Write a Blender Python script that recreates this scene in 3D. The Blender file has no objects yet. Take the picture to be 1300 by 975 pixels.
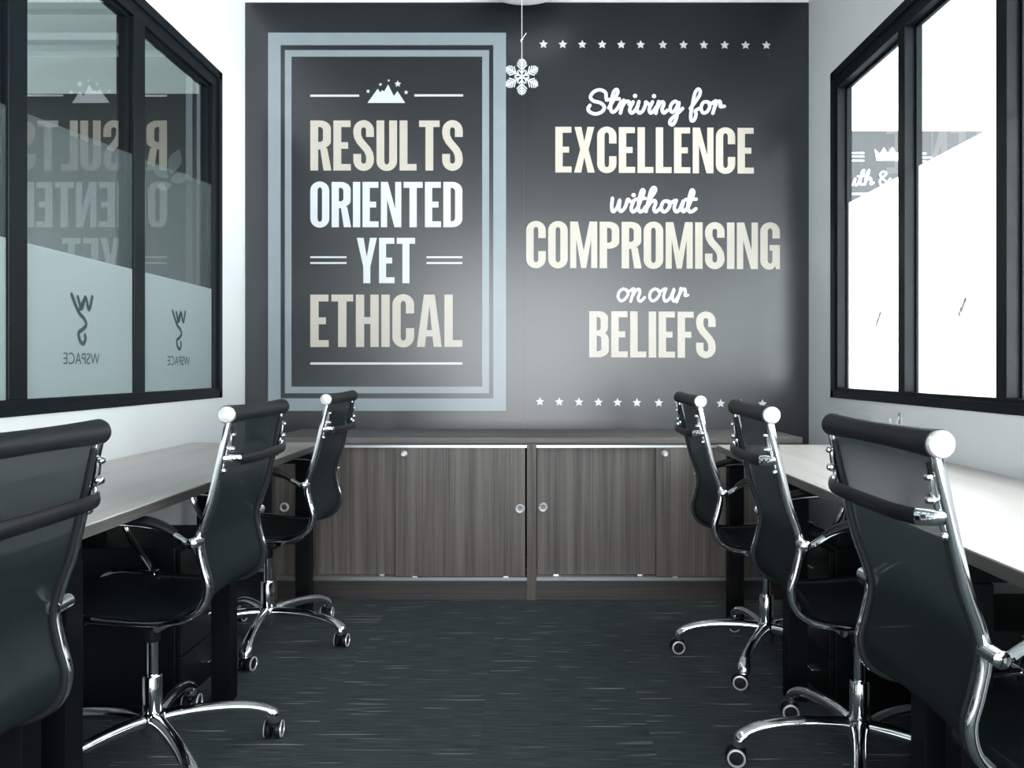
import bpy, bmesh, math, random
from mathutils import Vector, Matrix
random.seed(7)
S = bpy.context.scene
COL = S.collection
PI = math.pi

# ------------------------------------------------------------------ camera
F = 1000.0; CH = 1.08; VX = 677.0; HY = 468.0     # focal length px, camera height, vanishing point of the room
cd = bpy.data.cameras.new('camera'); cam = bpy.data.objects.new('camera', cd); COL.objects.link(cam)
cd.sensor_width = 36.0; cd.lens = 36.0*F/1300.0
cd.shift_x = (650-VX)/1300.0; cd.shift_y = -(487.5-HY)/1300.0
cd.clip_start = 0.05
cam.location = (0, 0, CH); cam.rotation_euler = (PI/2, 0, 0)
S.camera = cam

# ------------------------------------------------------------------ world, lights, exposure
w = bpy.data.worlds.new('world'); S.world = w; w.use_nodes = True
w.node_tree.nodes['Background'].inputs[0].default_value = (0.80, 0.90, 1.0, 1)
w.node_tree.nodes['Background'].inputs[1].default_value = 0.9
S.view_settings.view_transform = 'Standard'; S.view_settings.look = 'None'
S.view_settings.gamma = 1.0; S.view_settings.use_curve_mapping = False
S.view_settings.exposure = 0.1

def area(name, loc, rot, sx, sy, power, color):
    l = bpy.data.lights.new(name, 'AREA'); l.shape = 'RECTANGLE'; l.size = sx; l.size_y = sy
    l.energy = power; l.color = color
    o = bpy.data.objects.new(name, l); COL.objects.link(o); o.location = loc; o.rotation_euler = rot
    return o
# daylight at the outer windows of the office to the right and the glass front behind the camera; added fill light in the office to the left
area('daylight_right', (4.35, 1.4, 1.75), (0, PI/2, 0), 2.1, 6.0, 1000, (0.975, 0.985, 1.0))
area('daylight_front', (-0.03, -2.55, 1.38), (PI/2, 0, 0), 2.85, 2.5, 165, (0.94, 0.975, 1.0))
area('fill_left', (-4.5, 1.2, 1.9), (0, -PI/2, 0), 1.6, 4.0, 85, (0.86, 0.97, 0.95))

# ------------------------------------------------------------------ room numbers
WL, WR, YB, YF, HC = -1.53, 1.463, 4.184, -2.6, 3.06
CABY = 3.67                                          # cabinet front

# ------------------------------------------------------------------ materials
def mat(name, col, rough=0.5, metal=0.0, spec=0.5, noise=0.0, nscale=20, bump=0.0, bscale=200, coat=0.0, stretch=None):
    m = bpy.data.materials.new(name); m.use_nodes = True
    nt = m.node_tree; b = nt.nodes['Principled BSDF']
    b.inputs['Base Color'].default_value = (*col, 1); b.inputs['Roughness'].default_value = rough
    b.inputs['Metallic'].default_value = metal; b.inputs['Specular IOR Level'].default_value = spec
    b.inputs['Coat Weight'].default_value = coat; b.inputs['Coat Roughness'].default_value = rough; b.inputs['Coat IOR'].default_value = 1.75
    tc = nt.nodes.new('ShaderNodeTexCoord')
    src = tc.outputs['Object']
    if stretch:
        mp = nt.nodes.new('ShaderNodeMapping'); mp.inputs['Scale'].default_value = stretch
        nt.links.new(src, mp.inputs[0]); src = mp.outputs[0]
    if noise:
        n = nt.nodes.new('ShaderNodeTexNoise'); n.inputs['Scale'].default_value = nscale; n.inputs['Detail'].default_value = 5
        nt.links.new(src, n.inputs['Vector'])
        r = nt.nodes.new('ShaderNodeMapRange'); r.inputs[1].default_value = 0.3; r.inputs[2].default_value = 0.7
        r.inputs[3].default_value = 1-noise; r.inputs[4].default_value = 1+noise
        nt.links.new(n.outputs[0], r.inputs[0])
        v = nt.nodes.new('ShaderNodeVectorMath'); v.operation = 'SCALE'; v.inputs[0].default_value = col
        nt.links.new(r.outputs[0], v.inputs['Scale']); nt.links.new(v.outputs[0], b.inputs['Base Color'])
    if bump:
        n = nt.nodes.new('ShaderNodeTexNoise'); n.inputs['Scale'].default_value = bscale; n.inputs['Detail'].default_value = 3
        nt.links.new(src, n.inputs['Vector'])
        bp = nt.nodes.new('ShaderNodeBump'); bp.inputs['Strength'].default_value = bump; bp.inputs['Distance'].default_value = 0.002
        nt.links.new(n.outputs[0], bp.inputs['Height']); nt.links.new(bp.outputs[0], b.inputs['Normal'])
    return m

M = {}
M['wall'] = mat('white_paint', (0.80, 0.82, 0.83), 0.6, bump=0.15, bscale=90, noise=0.02, nscale=3)
M['ceiling'] = mat('ceiling_paint', (0.25, 0.26, 0.265), 0.8, noise=0.02)
M['mural'] = mat('mural_vinyl', (0.0040, 0.0075, 0.0110), 0.28, spec=0.5, coat=0.48, noise=0.08, nscale=3, bump=0.06, bscale=40)
M['cream'] = mat('cream_print', (0.52, 0.475, 0.405), 0.27, coat=0.30, noise=0.03, nscale=60)
M['whiteprint'] = mat('white_print', (0.62, 0.65, 0.69), 0.27, coat=0.30, noise=0.02, nscale=60)
M['greyprint'] = mat('blue_grey_print', (0.25, 0.295, 0.32), 0.27, coat=0.30, noise=0.03, nscale=10)
M['frame'] = mat('dark_window_frame', (0.004, 0.0065, 0.009), 0.38, spec=0.2, noise=0.05)
M['black'] = mat('black_metal', (0.003, 0.0038, 0.0045), 0.5, spec=0.12, noise=0.1, bump=0.05)
M['blackplastic'] = mat('black_plastic', (0.006, 0.007, 0.008), 0.45, spec=0.3, noise=0.1, bump=0.1, bscale=300)
M['pedestal'] = mat('black_lacquer', (0.005, 0.006, 0.007), 0.4, spec=0.25, noise=0.1)
M['chrome'] = mat('chrome', (0.86, 0.88, 0.90), 0.08, metal=1.0, noise=0.02)
M['cap'] = mat('polished_cap', (0.90, 0.91, 0.92), 0.25, metal=0.6, noise=0.02)
M['steel'] = mat('brushed_aluminium', (0.72, 0.74, 0.76), 0.28, metal=0.9, noise=0.03)
M['leather'] = mat('black_leatherette', (0.009, 0.012, 0.013), 0.55, spec=0.35, noise=0.15, nscale=40, bump=0.3, bscale=400)
M['lamp'] = mat('lamp_opal', (0.80, 0.82, 0.82), 0.4, noise=0.01)
M['string'] = mat('white_string', (0.8, 0.8, 0.8), 0.7, noise=0.02)
M['recess'] = mat('pull_recess', (0.22, 0.22, 0.22), 0.35, metal=0.6, noise=0.05)
M['hook'] = mat('clear_plastic', (0.55, 0.58, 0.58), 0.12, noise=0.05)
M['ring'] = mat('sheen_painted_ring', (0.72, 0.73, 0.73), 0.3, metal=0.15, noise=0.02)  # pale and barely metallic: the rings' bright reflection is put into the colour
M['foam'] = mat('glitter_foam', (0.60, 0.64, 0.65), 0.6, noise=0.08, nscale=300, bump=0.4, bscale=600)
M['greymural2'] = mat('grey_mural_print_right', (0.035, 0.038, 0.042), 0.6, noise=0.03)
M['greymural'] = mat('grey_mural_print', (0.16, 0.17, 0.18), 0.5, noise=0.03)

def wood(name, c1, c2, axis, rough=0.45, f=1.0):
    m = bpy.data.materials.new(name); m.use_nodes = True; nt = m.node_tree; b = nt.nodes['Principled BSDF']
    b.inputs['Roughness'].default_value = rough
    tc = nt.nodes.new('ShaderNodeTexCoord'); oi = nt.nodes.new('ShaderNodeObjectInfo')
    mp = nt.nodes.new('ShaderNodeMapping')
    sc = [150*f, 150*f, 150*f]; sc[axis] = 2.2; mp.inputs['Scale'].default_value = sc
    mul = nt.nodes.new('ShaderNodeVectorMath'); mul.operation = 'SCALE'; mul.inputs[0].default_value = (13, 7, 31)
    nt.links.new(oi.outputs['Random'], mul.inputs['Scale']); nt.links.new(mul.outputs[0], mp.inputs['Location'])
    nt.links.new(tc.outputs['Object'], mp.inputs[0])
    n = nt.nodes.new('ShaderNodeTexNoise'); n.inputs['Scale'].default_value = 1.0; n.inputs['Detail'].default_value = 4
    nt.links.new(mp.outputs[0], n.inputs['Vector'])
    mp2 = nt.nodes.new('ShaderNodeMapping'); s2 = [24*f]*3; s2[axis] = .5; mp2.inputs['Scale'].default_value = s2
    nt.links.new(tc.outputs['Object'], mp2.inputs[0])
    n2 = nt.nodes.new('ShaderNodeTexNoise'); n2.inputs['Scale'].default_value = 1.0
    nt.links.new(mp2.outputs[0], n2.inputs['Vector'])
    ad = nt.nodes.new('ShaderNodeMath'); ad.operation = 'ADD'
    nt.links.new(n.outputs[0], ad.inputs[0]); nt.links.new(n2.outputs[0], ad.inputs[1])
    cr = nt.nodes.new('ShaderNodeMapRange'); cr.inputs[1].default_value = 0.75; cr.inputs[2].default_value = 1.25
    nt.links.new(ad.outputs[0], cr.inputs[0])
    mx = nt.nodes.new('ShaderNodeMix'); mx.data_type = 'RGBA'
    mx.inputs[6].default_value = (*c1, 1); mx.inputs[7].default_value = (*c2, 1)
    nt.links.new(cr.outputs[0], mx.inputs[0]); nt.links.new(mx.outputs[2], b.inputs['Base Color'])
    return m
M['wood_v'] = wood('walnut_vertical', (0.062, 0.053, 0.048), (0.155, 0.137, 0.124), 2, f=1.35)
M['wood_h'] = wood('walnut_horizontal', (0.075, 0.066, 0.062), (0.16, 0.145, 0.137), 0)
M['plinth'] = wood('plinth_dark', (0.035, 0.030, 0.029), (0.075, 0.066, 0.064), 0)
M['desktop'] = wood('grey_wood_laminate', (0.46, 0.42, 0.395), (0.58, 0.54, 0.51), 1, 0.30, 0.6)
M['deskedge'] = wood('desk_edge_band', (0.075, 0.07, 0.068), (0.12, 0.112, 0.108), 1, 0.4)

def carpet():
    m = bpy.data.materials.new('carpet'); m.use_nodes = True; nt = m.node_tree; b = nt.nodes['Principled BSDF']
    b.inputs['Roughness'].default_value = 0.95; b.inputs['Specular IOR Level'].default_value = 0.15
    L = nt.links
    tc = nt.nodes.new('ShaderNodeTexCoord'); oi = nt.nodes.new('ShaderNodeObjectInfo')
    off = nt.nodes.new('ShaderNodeVectorMath'); off.operation = 'SCALE'; off.inputs[0].default_value = (41, 67, 0)
    L.new(oi.outputs['Random'], off.inputs['Scale'])
    ad = nt.nodes.new('ShaderNodeVectorMath'); ad.operation = 'ADD'
    L.new(tc.outputs['Object'], ad.inputs[0]); L.new(off.outputs[0], ad.inputs[1])
    mp = nt.nodes.new('ShaderNodeMapping'); mp.inputs['Scale'].default_value = (3.6, 95, 1)
    L.new(ad.outputs[0], mp.inputs[0])
    n = nt.nodes.new('ShaderNodeTexNoise'); n.inputs['Scale'].default_value = 1; n.inputs['Detail'].default_value = 1
    L.new(mp.outputs[0], n.inputs['Vector'])
    r = nt.nodes.new('ShaderNodeMapRange'); r.inputs[1].default_value = 0.672; r.inputs[2].default_value = 0.73
    L.new(n.outputs[0], r.inputs[0])
    mpb = nt.nodes.new('ShaderNodeMapping'); mpb.inputs['Scale'].default_value = (8, 160, 1)
    L.new(ad.outputs[0], mpb.inputs[0])
    nb = nt.nodes.new('ShaderNodeTexNoise'); nb.inputs['Scale'].default_value = 1; nb.inputs['Detail'].default_value = 3
    L.new(mpb.outputs[0], nb.inputs['Vector'])
    n2 = nt.nodes.new('ShaderNodeTexNoise'); n2.inputs['Scale'].default_value = 330; n2.inputs['Detail'].default_value = 3
    L.new(ad.outputs[0], n2.inputs['Vector'])
    s = nt.nodes.new('ShaderNodeMath'); s.operation = 'ADD'; L.new(nb.outputs[0], s.inputs[0]); L.new(n2.outputs[0], s.inputs[1])
    r2 = nt.nodes.new('ShaderNodeMapRange'); r2.inputs[1].default_value = .7; r2.inputs[2].default_value = 1.35
    L.new(s.outputs[0], r2.inputs[0])
    m1 = nt.nodes.new('ShaderNodeMix'); m1.data_type = 'RGBA'
    m1.inputs[6].default_value = (0.024, 0.032, 0.033, 1); m1.inputs[7].default_value = (0.105, 0.127, 0.127, 1)
    L.new(r2.outputs[0], m1.inputs[0])
    m2 = nt.nodes.new('ShaderNodeMix'); m2.data_type = 'RGBA'; m2.inputs[7].default_value = (0.30, 0.32, 0.29, 1)
    L.new(r.outputs[0], m2.inputs[0]); L.new(m1.outputs[2], m2.inputs[6])
    L.new(m2.outputs[2], b.inputs['Base Color'])
    bp = nt.nodes.new('ShaderNodeBump'); bp.inputs['Strength'].default_value = .6; bp.inputs['Distance'].default_value = .004
    L.new(n2.outputs[0], bp.inputs['Height']); L.new(bp.outputs[0], b.inputs['Normal'])
    return m
M['carpet'] = carpet()
M['subfloor'] = mat('subfloor', (0.02, 0.022, 0.024), 0.9, noise=0.1)

def sheet(name, kind, **k):
    """glass / frosted film / mesh: mixes of transparent, translucent, glossy and diffuse"""
    m = bpy.data.materials.new(name); m.use_nodes = True; nt = m.node_tree; L = nt.links
    nt.nodes.remove(nt.nodes['Principled BSDF']); out = nt.nodes['Material Output']
    tr = nt.nodes.new('ShaderNodeBsdfTransparent'); tr.inputs[0].default_value = (*k.get('tint', (1, 1, 1)), 1)
    gl = nt.nodes.new('ShaderNodeBsdfGlossy'); gl.inputs['Roughness'].default_value = k.get('rough', 0.0)
    if kind == 'glass':
        lw = nt.nodes.new('ShaderNodeLayerWeight'); lw.inputs[0].default_value = .5      # facing = 1-|cos|, same from both sides
        pw = nt.nodes.new('ShaderNodeMath'); pw.operation = 'POWER'; pw.inputs[1].default_value = 5; L.new(lw.outputs['Facing'], pw.inputs[0])
        fr = nt.nodes.new('ShaderNodeMath'); fr.operation = 'MULTIPLY_ADD'; L.new(pw.outputs[0], fr.inputs[0])
        fr.inputs[1].default_value = 1-k['f0']; fr.inputs[2].default_value = k['f0']
        mx = nt.nodes.new('ShaderNodeMixShader'); L.new(fr.outputs[0], mx.inputs[0])
        L.new(tr.outputs[0], mx.inputs[1]); L.new(gl.outputs[0], mx.inputs[2]); L.new(mx.outputs[0], out.inputs[0]); return m
    df = nt.nodes.new('ShaderNodeBsdfDiffuse'); df.inputs[0].default_value = (*k['diffuse'], 1)
    tl = nt.nodes.new('ShaderNodeBsdfTranslucent'); tl.inputs[0].default_value = (*k['trans'], 1)
    a = nt.nodes.new('ShaderNodeAddShader'); L.new(df.outputs[0], a.inputs[0]); L.new(tl.outputs[0], a.inputs[1])
    n = nt.nodes.new('ShaderNodeTexNoise'); n.inputs['Scale'].default_value = k.get('ns', 3.0)
    mr = nt.nodes.new('ShaderNodeMapRange'); mr.inputs[1].default_value = .3; mr.inputs[2].default_value = .7
    mr.inputs[3].default_value = k['clear']-k.get('nv', 0); mr.inputs[4].default_value = k['clear']+k.get('nv', 0)
    L.new(n.outputs[0], mr.inputs[0])
    mx = nt.nodes.new('ShaderNodeMixShader'); L.new(mr.outputs[0], mx.inputs[0])
    L.new(a.outputs[0], mx.inputs[1]); L.new(tr.outputs[0], mx.inputs[2])
    g = k.get('gloss', 0)
    if g:
        m3 = nt.nodes.new('ShaderNodeMixShader'); m3.inputs[0].default_value = g
        L.new(mx.outputs[0], m3.inputs[1]); L.new(gl.outputs[0], m3.inputs[2]); mx = m3
    L.new(mx.outputs[0], out.inputs[0]); return m
M['glass_left'] = sheet('double_glazing', 'glass', f0=0.30, tint=(0.80, 0.88, 0.86))
M['glass_right'] = sheet('window_glass', 'glass', f0=0.10, tint=(0.93, 0.97, 0.96))
M['film_low'] = sheet('frosted_film', 'film', diffuse=(0.225, 0.262, 0.267), trans=(0.16, 0.175, 0.175), clear=0.03)
M['film_high'] = sheet('light_frosted_film', 'film', diffuse=(0.09, 0.115, 0.12), trans=(0.10, 0.11, 0.11), clear=0.62)
M['film_high_r'] = sheet('light_frosted_film_right', 'film', diffuse=(0.12, 0.13, 0.13), trans=(0.78, 0.80, 0.80), clear=0.06)
M['film_low_r'] = sheet('frosted_film_right', 'film', diffuse=(0.10, 0.11, 0.11), trans=(0.84, 0.86, 0.86), clear=0.02)
M['logo'] = sheet('logo_print', 'film', diffuse=(0.05, 0.065, 0.07), trans=(0.09, 0.10, 0.10), clear=0.05)
M['logo_pale'] = sheet('pale_logo_print', 'film', diffuse=(0.10, 0.11, 0.11), trans=(0.16, 0.16, 0.16), clear=0.02)
M['meshfab'] = sheet('black_mesh_fabric', 'film', diffuse=(0.013, 0.019, 0.020), trans=(0.008, 0.010, 0.010), clear=0.08, nv=.02, ns=60, gloss=0.035, rough=0.35)
M['clearglass'] = sheet('clear_glass', 'glass', f0=0.05, tint=(0.92, 0.96, 0.95))

# ------------------------------------------------------------------ mesh helpers
def obj(name, bm, mats, parent=None, smooth=False, loc=None):
    if isinstance(bm, bpy.types.Mesh): me = bm
    else:
        me = bpy.data.meshes.new(name); bm.normal_update(); bm.to_mesh(me); bm.free()
        if not isinstance(mats, (list, tuple)): mats = [mats]
        for m in mats: me.materials.append(m)
        if smooth:
            for p in me.polygons: p.use_smooth = True
            try: me.set_sharp_from_angle(angle=math.radians(40))
            except Exception: pass
    o = bpy.data.objects.new(name, me); COL.objects.link(o)
    if parent: o.parent = parent
    if loc: o.location = loc
    return o
def tag(o, label, cat, group=None):
    o['label'] = label; o['category'] = cat
    if group: o['group'] = group
    return o
def struct(name, bm, m, parent=None, smooth=False):
    o = obj(name, bm, m, parent, smooth)
    if not parent: o['kind'] = 'structure'
    return o
def empty(name, loc=(0, 0, 0), rz=0):
    o = bpy.data.objects.new(name, None); COL.objects.link(o); o.location = loc; o.rotation_euler = (0, 0, rz)
    o.empty_display_size = .1; return o
def box(bm, x0, x1, y0, y1, z0, z1, mi=0, bev=0.0):
    r = bmesh.ops.create_cube(bm, size=1.0)
    vs = r['verts']
    bmesh.ops.scale(bm, vec=(abs(x1-x0), abs(y1-y0), abs(z1-z0)), verts=vs)
    bmesh.ops.translate(bm, vec=((x0+x1)/2, (y0+y1)/2, (z0+z1)/2), verts=vs)
    fs = {f for v in vs for f in v.link_faces}
    for f in fs: f.material_index = mi
    if bev:
        es = list({e for v in vs for e in v.link_edges})
        bmesh.ops.bevel(bm, geom=es, offset=bev, segments=2, affect='EDGES', profile=.5)
    return bm
def B(*a, **k): return box(bmesh.new(), *a, **k)
def catmull(P, n=6, closed=False):
    P = [Vector(p) for p in P]; out = []
    N = len(P)
    for i in range(N if closed else N-1):
        if closed: a, b, c, d = P[i-1], P[i], P[(i+1) % N], P[(i+2) % N]
        else:
            b, c = P[i], P[i+1]; a = P[i-1] if i else b*2-c; d = P[i+2] if i+2 < N else c*2-b
        for k in range(n):
            t = k/n
            out.append(0.5*((2*b)+(c-a)*t+(2*a-5*b+4*c-d)*t*t+(3*b-a-3*c+d)*t**3))
    if not closed: out.append(P[-1])
    return out
def sweep(bm, pts, ra, rb=None, seg=10, up=Vector((0, 1, 0)), radii=None, mi=0, caps=True):
    """tube of elliptical section (ra across `up`-side, rb along up) along pts"""
    rb = rb or ra; rings = []
    pts = [Vector(p) for p in pts]
    for i, p in enumerate(pts):
        t = (pts[min(i+1, len(pts)-1)]-pts[max(i-1, 0)]).normalized()
        s = up.cross(t)
        if s.length < 1e-4: s = Vector((1, 0, 0)).cross(t)
        s.normalize(); u2 = t.cross(s).normalized()
        k = radii[i] if radii else 1
        if not isinstance(k, (tuple, list)): k = (k, k)
        rings.append([bm.verts.new(p+s*(ra*k[0]*math.cos(a))+u2*(rb*k[1]*math.sin(a))) for a in [2*PI*j/seg for j in range(seg)]])
    for a, b in zip(rings, rings[1:]):
        for j in range(seg):
            f = bm.faces.new((a[j], a[(j+1) % seg], b[(j+1) % seg], b[j])); f.material_index = mi
    if caps:
        f = bm.faces.new(rings[0][::-1]); f.material_index = mi
        f = bm.faces.new(rings[-1]); f.material_index = mi
    return bm
def lathe(bm, prof, seg=24, axis='z', c=(0, 0, 0), mi=0):
    """prof = [(r, h)...] revolved about axis"""
    c = Vector(c); rings = []
    def pt(r, h, a):
        x, y = r*math.cos(a), r*math.sin(a)
        return c+{'z': Vector((x, y, h)), 'y': Vector((x, h, y)), 'x': Vector((h, x, y))}[axis]
    for r, h in prof:
        if r < 1e-6: rings.append([bm.verts.new(pt(0, h, 0))])
        else: rings.append([bm.verts.new(pt(r, h, 2*PI*j/seg)) for j in range(seg)])
    for a, b in zip(rings, rings[1:]):
        for j in range(seg):
            k = (j+1) % seg
            q = [a[j % len(a)], a[k % len(a)], b[k % len(b)], b[j % len(b)]]
            q2 = []
            for v in q:
                if v not in q2: q2.append(v)
            if len(q2) > 2:
                f = bm.faces.new(q2); f.material_index = mi
    return bm
def fill2d(loops, depth, place):
    """filled outline with holes -> bmesh; place maps (x, y, d) to a world point, d = 0 back .. depth front"""
    cu = bpy.data.curves.new('tmp', 'CURVE'); cu.dimensions = '2D'; cu.fill_mode = 'BOTH'; cu.extrude = depth/2
    for lp in loops:
        s = cu.splines.new('POLY'); s.points.add(len(lp)-1); s.use_cyclic_u = True
        for i, p in enumerate(lp): s.points[i].co = (p[0], p[1], 0, 1)
    o = bpy.data.objects.new('tmp', cu); COL.objects.link(o)
    dg = bpy.context.evaluated_depsgraph_get(); dg.update()
    me = bpy.data.meshes.new_from_object(o.evaluated_get(dg))
    bpy.data.objects.remove(o); bpy.data.curves.remove(cu)
    bm = bmesh.new(); bm.from_mesh(me); bpy.data.meshes.remove(me)
    for v in bm.verts: v.co = place(v.co.x, v.co.y, v.co.z+depth/2)
    bmesh.ops.recalc_face_normals(bm, faces=bm.faces)
    return bm

# ------------------------------------------------------------------ the setting
T = 0.5                                                # carpet tiles
struct_floor = struct('floor', B(-4.7, 4.5, YF-.1, YB+.1, -0.12, -0.006), M['subfloor'])
tile = B(-T/2, T/2, -T/2, T/2, -0.006, 0.0)
tile_me = None
xs = -0.155
nx0 = math.floor((WL-xs)/T); nx1 = math.ceil((WR-xs)/T)
for i in range(nx0, nx1):
    for j in range(0, 11):
        x0, x1 = max(WL, xs+i*T), min(WR, xs+(i+1)*T)
        y1 = YB-0.02-j*T; y0 = y1-T
        full = abs((x1-x0)-T) < 1e-4
        if full and tile_me: o = obj('carpet_tile', tile_me, None, struct_floor)
        else:
            o = obj('carpet_tile', B(-(x1-x0)/2, (x1-x0)/2, -T/2, T/2, -0.006, 0.0), M['carpet'], struct_floor)
            if full: tile_me = o.data
        o.location = ((x0+x1)/2, (y0+y1)/2, 0)
for nm, x0, x1 in (('floor_left_office', -4.7, WL-.08), ('floor_right_office', WR+.08, 4.5)):
    struct(nm, B(x0, x1, YF, YB, -0.006, 0.0), M['greyprint'] if 'left' in nm else M['wall'])
struct('ceiling', B(-4.7, 4.5, YF-.1, YB+.1, HC, HC+.1), M['ceiling'])
struct('wall_back', B(-4.7, 4.5, YB, YB+.12, 0, HC), M['wall'])
# wall behind the camera with its wide glass front
bm = bmesh.new()
box(bm, -4.7, WL+.03, YF-.1, YF, 0, HC); box(bm, WR-.03, 4.5, YF-.1, YF, 0, HC)
box(bm, WL+.03, WR-.03, YF-.1, YF, 0, .12); box(bm, WL+.03, WR-.03, YF-.1, YF, 2.65, HC)
struct('wall_front', bm, M['wall'])
struct('wall_far_left', B(-4.8, -4.7, YF, YB, 0, HC), M['wall'])
struct('wall_far_right', B(4.5, 4.6, YF, YB, 0, HC), M['wall'])

ZB, ZT = 0.943, 2.522
WTH = 0.08
def side_wall(name, xi, s, yfar, ynear):
    xo = xi+s*WTH; a, b = min(xi, xo), max(xi, xo)
    bm = bmesh.new()
    box(bm, a, b, YF, YB, 0, ZB); box(bm, a, b, YF, YB, ZT, HC)
    box(bm, a, b, yfar, YB, ZB, ZT); box(bm, a, b, YF, ynear, ZB, ZT)
    struct(name, bm, M['wall'])
side_wall('wall_left', WL, -1, 3.854, -1.40)
side_wall('wall_right', WR, 1, 3.860, -1.40)

SCRIPT_W = {}
def ribbon(bm, pts, r, place, seg=14):
    """pen stroke: quads along pts plus round end caps; every step lies a hair further out so crossings never coincide"""
    P = [Vector((p[0], p[1])) for p in pts]
    L, R_ = [], []; n_ = len(P)
    for i, p in enumerate(P):
        t = (P[min(i+1, n_-1)]-P[max(i-1, 0)])
        if t.length < 1e-9: t = Vector((1, 0))
        t.normalize(); n = Vector((-t.y, t.x)); e = i*6e-6
        L.append(bm.verts.new(place(*(p+n*r), e))); R_.append(bm.verts.new(place(*(p-n*r), e)))
    for i in range(n_-1):
        bm.faces.new((L[i], L[i+1], R_[i+1], R_[i]))
    for i, q in ((0, 1), (n_-1, n_-2)):
        p = P[i]; t = (p-P[q]).normalized() if n_ > 1 else Vector((1, 0)); a0 = math.atan2(t.y, t.x)-PI/2
        full = n_ < 3
        bm.faces.new([bm.verts.new(place(p.x+r*math.cos(a), p.y+r*math.sin(a), i*6e-6+(2e-5 if full and i else 0))) for a in [a0+(2 if full else 1)*PI*j/seg for j in range(seg+(0 if full else 1))]])
def text_bm(body, size, place):
    cu = bpy.data.curves.new('tmp', 'FONT'); cu.body = body; cu.size = size; cu.align_x = 'CENTER'; cu.extrude = 0
    o = bpy.data.objects.new('tmp', cu); COL.objects.link(o)
    dg = bpy.context.evaluated_depsgraph_get(); dg.update()
    me = bpy.data.meshes.new_from_object(o.evaluated_get(dg))
    bpy.data.objects.remove(o); bpy.data.curves.remove(cu)
    bm = bmesh.new(); bm.from_mesh(me); bpy.data.meshes.remove(me)
    for v in bm.verts: v.co = place(v.co.x, v.co.y)
    return bm
# emblem: jagged three-pointed crown running into an S-shaped tail (unit box, y up)
EMB = [[(0.0, 1.0), (.16, .72), (.34, .97), (.52, .72), (.70, .95)], [(.98, .98), (.80, .78), (.62, .62), (.40, .52), (.30, .40), (.46, .30), (.66, .22), (.60, .06), (.44, .0), (.34, .10), (.36, .18)], [(.34, .97), (.52, .80), (.66, .66)]]
def window_run(win_name, xw, s, edges, xface, xglass, xfilm, xback, film_hi, glass, logo, gname):
    """edges: y of mullion faces from far to near [(y_far, y_near)...]; s = outward direction"""
    root = empty(win_name, (xw, 1.2, ZB)); root['kind'] = 'structure'
    root_inv = Matrix.Translation((-xw, -1.2, -ZB))
    def P(name, bm, m, smooth=False):
        bmesh.ops.transform(bm, matrix=root_inv, verts=bm.verts); return obj(name, bm, m, root, smooth)
    yf, yn = edges[0][0], edges[-1][1]
    a, b = min(xface, xback), max(xface, xback)
    P('bottom_rail', B(a, b, yn, yf, ZB, ZB+.045, bev=.002), M['frame'])
    P('top_rail', B(a, b, yn, yf, ZT-.085, ZT, bev=.002), M['frame'])
    lip = .010
    la, lb = min(xface-s*lip, xface), max(xface-s*lip, xface)
    P('outer_lip', box(box(B(la, lb, yn, yf, ZB-.004, ZB+.03), la, lb, yn, yf, ZT-.035, ZT+.004), la, lb, yf-.03, yf+.004, ZB-.004, ZT+.004), M['frame'])
    for y0, y1 in edges:
        P('mullion', B(a, b, y1, y0, ZB+.045, ZT-.085, bev=.002), M['frame'])
    for (f0, n0), (f1, n1) in zip(edges, edges[1:]):
        ya, yb = f1+.0, n0-.0        # pane from far n0 to near f1
        # slim inner bead round the pane
        bd = bmesh.new(); xa, xb = min(xglass, xglass-s*.012), max(xglass, xglass-s*.012)
        t = .012
        box(bd, xa, xb, yb-t, yb+.001, ZB+.044, ZT-.084); box(bd, xa, xb, ya-.001, ya+t, ZB+.044, ZT-.084)
        box(bd, xa+.0005, xb-.0005, ya+t, yb-t, ZT-.085-t, ZT-.084)
        P('glazing_bead', bd, M['frame'])
        g = P('glass_pane', B(xglass-.0005, xglass+.0005, ya, yb, ZB+.045, ZT-.085), glass) if False else None
        bm = bmesh.new(); q = [(xglass, ya, ZB+.045), (xglass, yb, ZB+.045), (xglass, yb, ZT-.085), (xglass, ya, ZT-.085)]
        bm.faces.new([bm.verts.new(v) for v in (q if s > 0 else q[::-1])])
        P('glass_pane', bm, glass)
        def quad(nm, z0a, z0b, z1a, z1b, m, x=xfilm):
            bm = bmesh.new(); bm.faces.new([bm.verts.new(v) for v in ((x, ya, z0a), (x, yb, z0b), (x, yb, z1b), (x, ya, z1a))]); return P(nm, bm, m)
        quad('frosted_film', ZB+.045, ZB+.045, 1.462, 1.462, M['film_low'] if s < 0 else M['film_low_r'])
        if s < 0: zf = lambda y: 1.855+(y-2.38)*.075
        else: zf = lambda y: 1.878
        quad('light_film', 1.462, 1.462, zf(ya), zf(yb), film_hi)
        yc = (ya+yb)/2-.02
        # emblem and lettering are applied on the far face: from this room they read mirrored
        xl = xfilm-s*.0015
        # reading direction from the other side: text x axis -> as seen from here runs right to left
        sx = 1 if s < 0 else -1
        # from here (left wall) right = +y ; mirrored text runs towards -y
        pl = lambda u, v, e=0: Vector((xl-s*e, yc-sx*u, v))
        bm = bmesh.new()
        for st in EMB: ribbon(bm, catmull([((p[0]-.5)*.125, 1.165+p[1]*.165) for p in st], 5), .0075, pl, 8)
        P('emblem', bm, logo)
        bm = text_bm('WSPACE', .056, lambda u, v: pl(u, 1.095+v)); P('lettering', bm, logo)
    return root
EL = [(3.854, 3.77), (3.11, 3.025), (2.387, 2.30), (1.655, 1.57), (0.925, 0.84), (0.195, 0.11), (-.535, -.62), (-1.30, -1.39)]
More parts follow.
